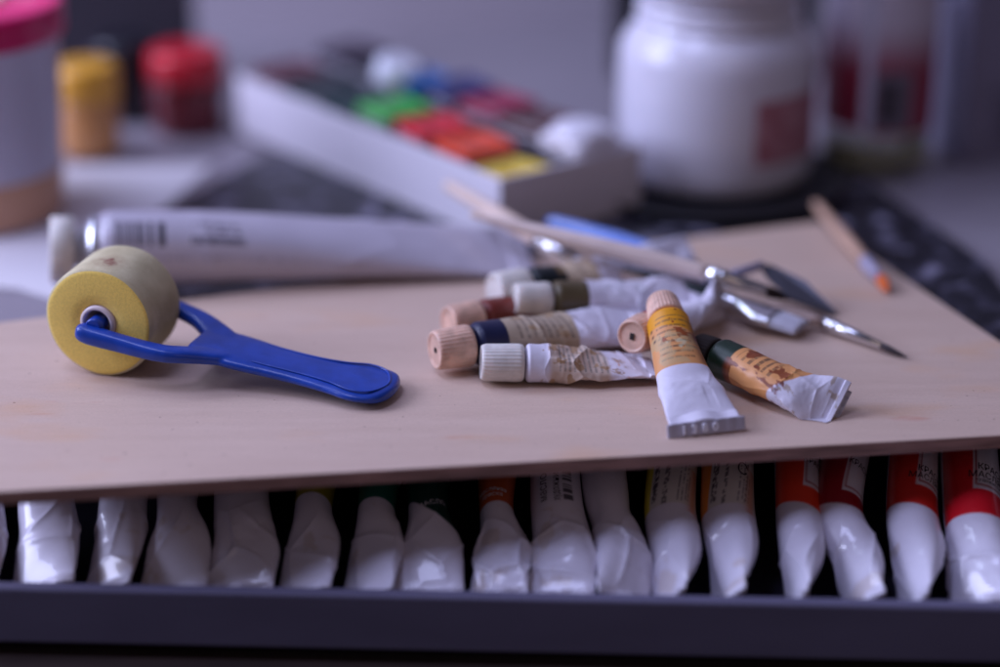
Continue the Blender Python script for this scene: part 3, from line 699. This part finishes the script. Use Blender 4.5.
prism('bottom_panel', bq(tk+.0002, LB-tk-.0002, tk+.0002, WB-tk-.0002), ZF+.0004, ZF+.0014, m_card, box)
m_pot = mat('clear_pot_plastic', lin((190, 186, 196)), .25)
def sq(c, ux_, h, z, rr, k=8):
    """rounded square ring"""
    uy_ = np.array((-ux_[1], ux_[0])); out = []
    for q in range(4):
        a0 = q*PI/2; cx, cy = (h-rr)*(1 if q in (0, 3) else -1), (h-rr)*(1 if q in (0, 1) else -1)
        for i in range(k):
            a_ = a0+i/(k-1)*PI/2; x_, y_ = cx+rr*math.cos(a_), cy+rr*math.sin(a_)
            p = c+ux_*x_+uy_*y_; out.append((p[0], p[1], z))
    return out
m_jar0 = mat('white_pot_lid', lin((226, 222, 232)), .25, coat=.4)
def nm_dome(l): return l.startswith('white')
def pot(c, h, ztop, col, label, lid=None, tall=0, rough=.2):
    r = root('paint_pot', (c[0], c[1], ZF+.0016), label, 'paint pot', 'gouache pots in the white box')
    global bu
    bu_ = bu; an = rnd.uniform(-.16, .16); bu = np.array((bu[0]*math.cos(an)-bu[1]*math.sin(an), bu[0]*math.sin(an)+bu[1]*math.cos(an)))
    z0 = ZF+.0016; rings = [(h*.88, z0, .002), (h*.96, ztop-.006, .0022), (h, ztop-.0058, .0022), (h, ztop-.0050, .0022)]
    V = []; [V.extend(sq(c, bu, a_, z, q)) for a_, z, q in rings]; n = 32
    Fc = gridfaces(4, n)+[tuple(range(n))[::-1], tuple(3*n+j for j in range(n))]
    mesh('cup', V, Fc, m_pot, r)
    rings = [(h*.97, ztop-.0049, .0022), (h*1.0, ztop-.0044, .0022), (h*1.0, ztop-.0008, .0022), (h*.97, ztop-.0002, .002), (h*.9, ztop, .0018), (h*.8, ztop-.0001, .0016), (h*.72, ztop-.0011, .0014), (h*.3, ztop-.0013, .001)]
    V = []; [V.extend(sq(c, bu, a_, z, q)) for a_, z, q in rings]
    Fc = gridfaces(len(rings), n)+[tuple(range(n))[::-1], tuple((len(rings)-1)*n+j for j in range(n))]
    mesh('lid', V, Fc, mat('lid_'+label.split()[0], col, rough, var2=tuple(min(1, x*1.15+.008) for x in col), vscale=150, coat=.5, bump=.5, bscale=220, bdist=.001), r)  # paler patches put specular smears into the lid colour
    bu = bu_
    if nm_dome(label): lathe('round_top', (c[0], c[1], ztop-.001), (0, 0, 1), [(0, h*1.02), (.002, h*1.04), (.0045, h*.92), (.006, h*.7), (.0068, h*.4), (.007, h*.1)], m_jar0, r)
names = []
NP = 7; cw = (LB-2*tk)/NP; hp_ = min(cw, (WB-2*tk)/2)*.465
front = [('pale yellow', (226, 196, 70)), ('orange red', (224, 72, 36)), ('bright red', (212, 30, 44)), ('bright green', (58, 168, 66)), ('dark teal', (22, 56, 56)), ('blackish green', (22, 40, 44)), ('dark maroon', (84, 26, 38))]
back = [('white', (224, 220, 228)), ('dark brown', (84, 52, 52)), ('crimson', (146, 16, 62)), ('dark blue', (34, 40, 98)), ('sky blue', (60, 128, 196)), ('black', (22, 24, 34)), ('black', (20, 20, 28))]
back[6] = ('dark purple', (40, 26, 46))
for k in range(NP):
    u = tk+cw*(k+.5)
    for row, (nm, cc) in ((0, front[k]), (1, back[k])):
        v = WB*(.27 if row == 0 else .73)
        zt = HB+(.0010 if row == 0 else .0050)+(k*5 % 4)*.0012-(.004 if k == 0 and row == 0 else 0)
        pot(c0+bu*u+bv*v, hp_, zt, lin(cc), nm+' lidded pot in the '+('near' if row == 0 else 'far')+' row of the white box')
# pale blue and white bottle cap lying on the pots
pc = c0+bu*(tk+cw*4.4)+bv*(WB*.50)
r = root('bottle_cap', (pc[0], pc[1], HB+.006), 'white and blue round cap resting on top of the pots', 'cap')
lathe('cap_shell', (pc[0], pc[1], HB+.0062), (.25, -.1, 1), [(0, .0100), (.0005, .0106), (.009, .0104), (.0105, .0094), (.0108, .008)], mat('white_gloss', lin((226, 228, 238)), .15, coat=.6), r, ribs=30, ribamp=.0003, ribrange=(.001, .008))
lathe('blue_ring', (pc[0]+.011, pc[1]-.002, HB+.0060), (.25, -.1, 1), [(0, .0098), (.0004, .0103), (.0045, .0103), (.005, .0096)], mat('blue_gloss', lin((44, 120, 196)), .2, coat=.5), r)

# ================================================================== JARS AND BOTTLES
def jar(name, label, cat, base, z, prof, m):
    r = root(name, (base[0], base[1], z), label, cat)
    return r
# black plate
pl = at(712, 184, ZF)
tag(lathe('black_plate', (pl.x, pl.y, ZF+.0002), (0, 0, 1), [(0, .040), (.0006, .052), (.0035, .0595), (.0042, .0600), (.0046, .0592), (.0022, .051), (.0018, .035)], mat('black_plastic', (.012, .012, .015), .3), None, seg=96), 'round black plate under the big white jar', 'plate')
# big white jar
jb = at(713, 172, ZF+.0024); zj = ZF+.0024
r = root('plastic_jar', (jb.x, jb.y, zj), 'big glossy white plastic jar with a red label, standing on the black plate', 'jar')
m_jar = mat('white_jar_plastic', lin((220, 216, 226)), .22, sss=.1, coat=.3, bump=.02, bscale=60)
RJ = .0425
pj = [(0, .036), (.0006, .039), (.003, .0415), (.008, RJ), (.052, RJ), (.058, .0418), (.063, .0395), (.0665, .0365), (.068, .0345), (.070, .0335), (.0705, .0352), (.0715, .0358), (.0725, .0352), (.0732, .0338), (.0755, .0338), (.076, .035), (.077, .0354), (.078, .035), (.0785, .0336), (.082, .0336)]
lathe('jar_body', jb, (0, 0, 1), pj, m_jar, r, seg=128)
lathe('lid', (jb.x, jb.y, zj+.0815), (0, 0, 1), [(0, .0352), (.0005, .0362), (.018, .0362), (.0195, .0352), (.0198, .034)], m_jar, r, ribs=90, ribamp=.0004, ribrange=(.001, .0175))
def wrap(name, c, R, a0, a1, z0, z1, m, parent, n=40, cols=None):
    V = []
    for i in range(n+1):
        a_ = a0+(a1-a0)*i/n
        for zz, rr in ((z0, R), (z1, R), (z1, R-.0003), (z0, R-.0003)): V.append((c[0]+rr*math.cos(a_), c[1]+rr*math.sin(a_), zz))
    Fc = []
    for i in range(n):
        for q in range(4): Fc.append((i*4+q, (i+1)*4+q, (i+1)*4+(q+1) % 4, i*4+(q+1) % 4))
    Fc += [(3, 2, 1, 0), (n*4, n*4+1, n*4+2, n*4+3)]
    return mesh(name, V, Fc, m, parent, smooth=False)
m_redl = mat('red_label', lin((192, 140, 150)), .5, var2=lin((168, 100, 112)), vscale=120)
lb = wrap('label', jb, RJ+.0004, math.radians(-72), math.radians(2), zj+.015, zj+.043, m_redl, r)
# white plastic tub with pink lid
tb = at(-24, 212, ZT+.001); zt = ZT+.0011
m_tub = mat('milky_plastic', lin((196, 190, 206)), .35, sss=.3, var=.05, vscale=30)
r = root('plastic_tub', (tb.x, tb.y, zt), 'milky plastic tub with a pink lid and tan paint at its bottom', 'tub')
lathe('tub_body', (tb.x, tb.y, zt), (0, 0, 1), [(0, .034), (.0006, .0355), (.003, .0365), (.0205, .0376), (.078, .0402), (.0785, .0408)], m_tub, r, seg=96)
lathe('tan_contents', (tb.x, tb.y, zt+.0008), (0, 0, 1), [(0, .0354), (.002, .0369), (.0200, .0380), (.0210, .0374)], mat('tan_paint', lin((204, 156, 126)), .5), r, seg=96)
lathe('lid', (tb.x, tb.y, zt+.0780), (0, 0, 1), [(0, .0412), (-.0006, .0420), (.001, .0428), (.0115, .0432), (.013, .0424), (.0132, .040), (.006, .0395), (.005, .01)], mat('pink_lid', lin((200, 24, 96)), .3, sss=.15), r, seg=96)
st_ = at(10, 12, zt+.0915)
s1 = root('wooden_stick', tuple(st_), 'pale wooden stick resting on the pink lid', 'stick')
lathe('stick_body', st_-Vector((.006, -.004, -.0022)), (.45, .3, .55), [(0, .0014), (.0005, .0019), (.05, .0021), (.0505, .0015)], m_pale, s1, seg=16)
# yellow lidded jar, red lidded jar, dark jar
def smalljar(label, px, py, R, hbody, hlid, cb, cl, rough=.3, gloss=.3, z=ZT+.0011, labelcol=None, taper=.95):
    b_ = at(px, py, z); r = root('paint_jar', (b_.x, b_.y, z), label, 'jar')
    lathe('jar_body', b_, (0, 0, 1), [(0, R*.86*taper), (.001, R*.94*taper), (.003, R*.97*taper), (hbody-.003, R*.97), (hbody-.001, R*.92), (hbody, R*.85)], mat('jar_'+label.split()[0], cb, rough, coat=gloss, var=.12, vscale=60), r, seg=64)
    lathe('lid', b_+Vector((0, 0, hbody-.0006)), (0, 0, 1), [(0, R*.98), (.0005, R*1.03), (hlid-.003, R*1.0), (hlid-.001, R*.96), (hlid, R*.86), (hlid-.0004, R*.5)], mat('lid_'+label.split()[0], cl, rough, coat=gloss, var=.15, vscale=70), r, ribs=48, ribamp=.0002, ribrange=(.001, hlid-.004))
    return r, b_
smalljar('ochre jar with a mustard yellow lid, beside the pink lidded tub', 91, 152, .0146, .026, .0165, lin((206, 146, 88)), lin((232, 168, 50)))
smalljar('dark red jar with a bright red lid, left of the white box', 190, 130, .0178, .026, .0145, lin((104, 26, 36)), lin((206, 24, 44)), z=ZT)
r, b_ = smalljar('black jar with a white label between the yellow and the red lidded jars', 128, 118, .0150, .027, .013, lin((30, 28, 38)), lin((26, 26, 36)), z=ZT)
wrap('label', b_, .0148, math.radians(-38), math.radians(-12), ZT+.006, ZT+.020, mat('white_label', lin((200, 196, 206)), .5), r)
# dark cartons behind
c = at(122, 88, ZT)
tag(obox('dark_carton', (c.x, c.y), (1, .05), .037, .015, ZT+.0002, ZT+.085, mat('dark_card', lin((62, 57, 68)), .7, var=.1, vscale=30), bev=.001), 'dark box standing behind the small jars on the left', 'box')
c = at(712, 72, ZT)
tag(obox('black_box', (c.x, c.y), (1, 0), .0520, .008, ZT+.0002, ZT+.11, mat('black_card', (.012, .012, .016), .5), bev=.001), 'black upright box behind the big white jar', 'box')
# clear bottle with red label
bb = at(874, 158, ZF+.0003); zb_ = ZF+.0003
r = root('clear_bottle', (bb.x, bb.y, zb_), 'clear plastic bottle with a dark red and white label and a little yellow liquid', 'bottle')
m_clear = mat('clear_plastic', lin((232, 232, 240)), .12, trans=.85, ior=1.35)
lathe('bottle_body', bb, (0, 0, 1), [(0, .020), (.0008, .0222), (.003, .0236), (.092, .0240), (.102, .0225), (.110, .014), (.112, .011), (.125, .011)], m_clear, r, seg=96)
lathe('liquid', bb+Vector((0, 0, .0012)), (0, 0, 1), [(0, .0205), (.002, .0224), (.011, .0230)], mat('yellow_liquid', lin((196, 190, 120)), .2, trans=.5), r, seg=64)
m_bl = bpy.data.materials.new('printed_bottle_label'); m_bl.use_nodes = True
nt = m_bl.node_tree; N = nt.nodes; L = nt.links; b = N['Principled BSDF']; tc = N.new('ShaderNodeTexCoord')
sx = N.new('ShaderNodeSeparateXYZ'); L.new(tc.outputs['Object'], sx.inputs[0])
rz = N.new('ShaderNodeValToRGB'); e = rz.color_ramp.elements; e[0].position = .046; e[0].color = (*lin((150, 44, 68)), 1); e[1].position = .066; e[1].color = (*lin((206, 196, 210)), 1)
L.new(sx.outputs['Z'], rz.inputs['Fac']); L.new(rz.outputs[0], b.inputs['Base Color']); b.inputs['Roughness'].default_value = .4
wrap('label', bb, .02445, math.radians(-190), math.radians(-116), zb_+.020, zb_+.088, m_bl, r)
lw = wrap('label', bb, .02445, math.radians(-106), math.radians(10), zb_+.018, zb_+.088, m_bl, r)
bc_ = wrap('barcode_panel', bb, .0248, math.radians(-104), math.radians(-64), zb_+.020, zb_+.046, mat('panel_grey', lin((120, 110, 124)), .5), lw)
for k in range(11):
    if _h(np.float64(k), 0, 9) > .35:
        wrap('barcode_bar', bb, .02505, math.radians(-100+k*3), math.radians(-100+k*3+1.6), zb_+.024, zb_+.042, M['ink'], bc_, n=2)
lathe('cap', bb+Vector((0, 0, .1255)), (0, 0, 1), [(0, .0122), (.014, .0122), (.015, .011)], M['cap_white'], r, ribs=30, ribamp=.0003, ribrange=(.001, .013))
# grey carton at right
m_gc = mat('grey_card', lin((132, 126, 146)), .55, var=.08, vscale=40)
c = at(1016, 150, ZT)
gc = root('grey_carton', (c.x, c.y, ZT), 'tall dark grey carton at the right edge with faint printed lines', 'box')
ang = math.radians(14); uxc = (math.cos(ang), math.sin(ang))
obox('carton_body', (c.x, c.y), uxc, .0355, .018, ZT+.0002, ZT+.11, m_gc, gc, bev=.0008)
u_ = np.array(uxc); n_ = np.array((u_[1], -u_[0]))
for k in range(7):
    pc = np.array((c.x, c.y))+u_*(-.006+.002*(k % 2))+n_*.0182
    obox('printed_line', pc, uxc, .018-.003*(k % 3), .0002, ZT+.012+k*.0035, ZT+.0134+k*.0035, mat('faint_ink', lin((74, 70, 88)), .6) if k == 0 else bpy.data.materials['faint_ink'], gc)

# ================================================================== LIGHT
def area(name, loc, target, sx_, sy_, power, col):
    l = bpy.data.lights.new(name, 'AREA'); l.shape = 'RECTANGLE'; l.size = sx_; l.size_y = sy_; l.energy = power; l.color = col
    o = bpy.data.objects.new(name, l); COL.objects.link(o); o.location = loc
    o.rotation_euler = (Vector(target)-Vector(loc)).to_track_quat('-Z', 'Y').to_euler(); return o
area('window_light', (-1.15, .02, .60), (0, 0, 0), .75, .6, 19.0, (.62, .66, 1.0))
area('overhead_fill', (-.42, -.20, 1.35), (0, -.12, 0), .5, .4, 6.2, (.54, .58, 1.0))  # added fill above the drawer tubes, leaving their tops shaded by the board
area('highlight_fill', (-.62, .40, .85), (0, -.1, 0), .34, .5, 4.0, (.60, .70, 1.0))  # unseen lamp added in front of the wall for highlights on tubes and jar
area('room_light', (.55, -1.3, .8), (0, 0, 0), 1.0, .9, 1.2, (1.0, .74, .66))
W_ = bpy.data.worlds.new('World'); SC.world = W_; W_.use_nodes = True
bg = W_.node_tree.nodes['Background']; bg.inputs[0].default_value = (.46, .42, .62, 1); bg.inputs[1].default_value = .12
SC.view_settings.view_transform = 'Standard'; SC.view_settings.look = 'None'; SC.view_settings.exposure = 0; SC.view_settings.gamma = 1
SC.cycles.use_denoising = True
SC.cycles.max_bounces = 8
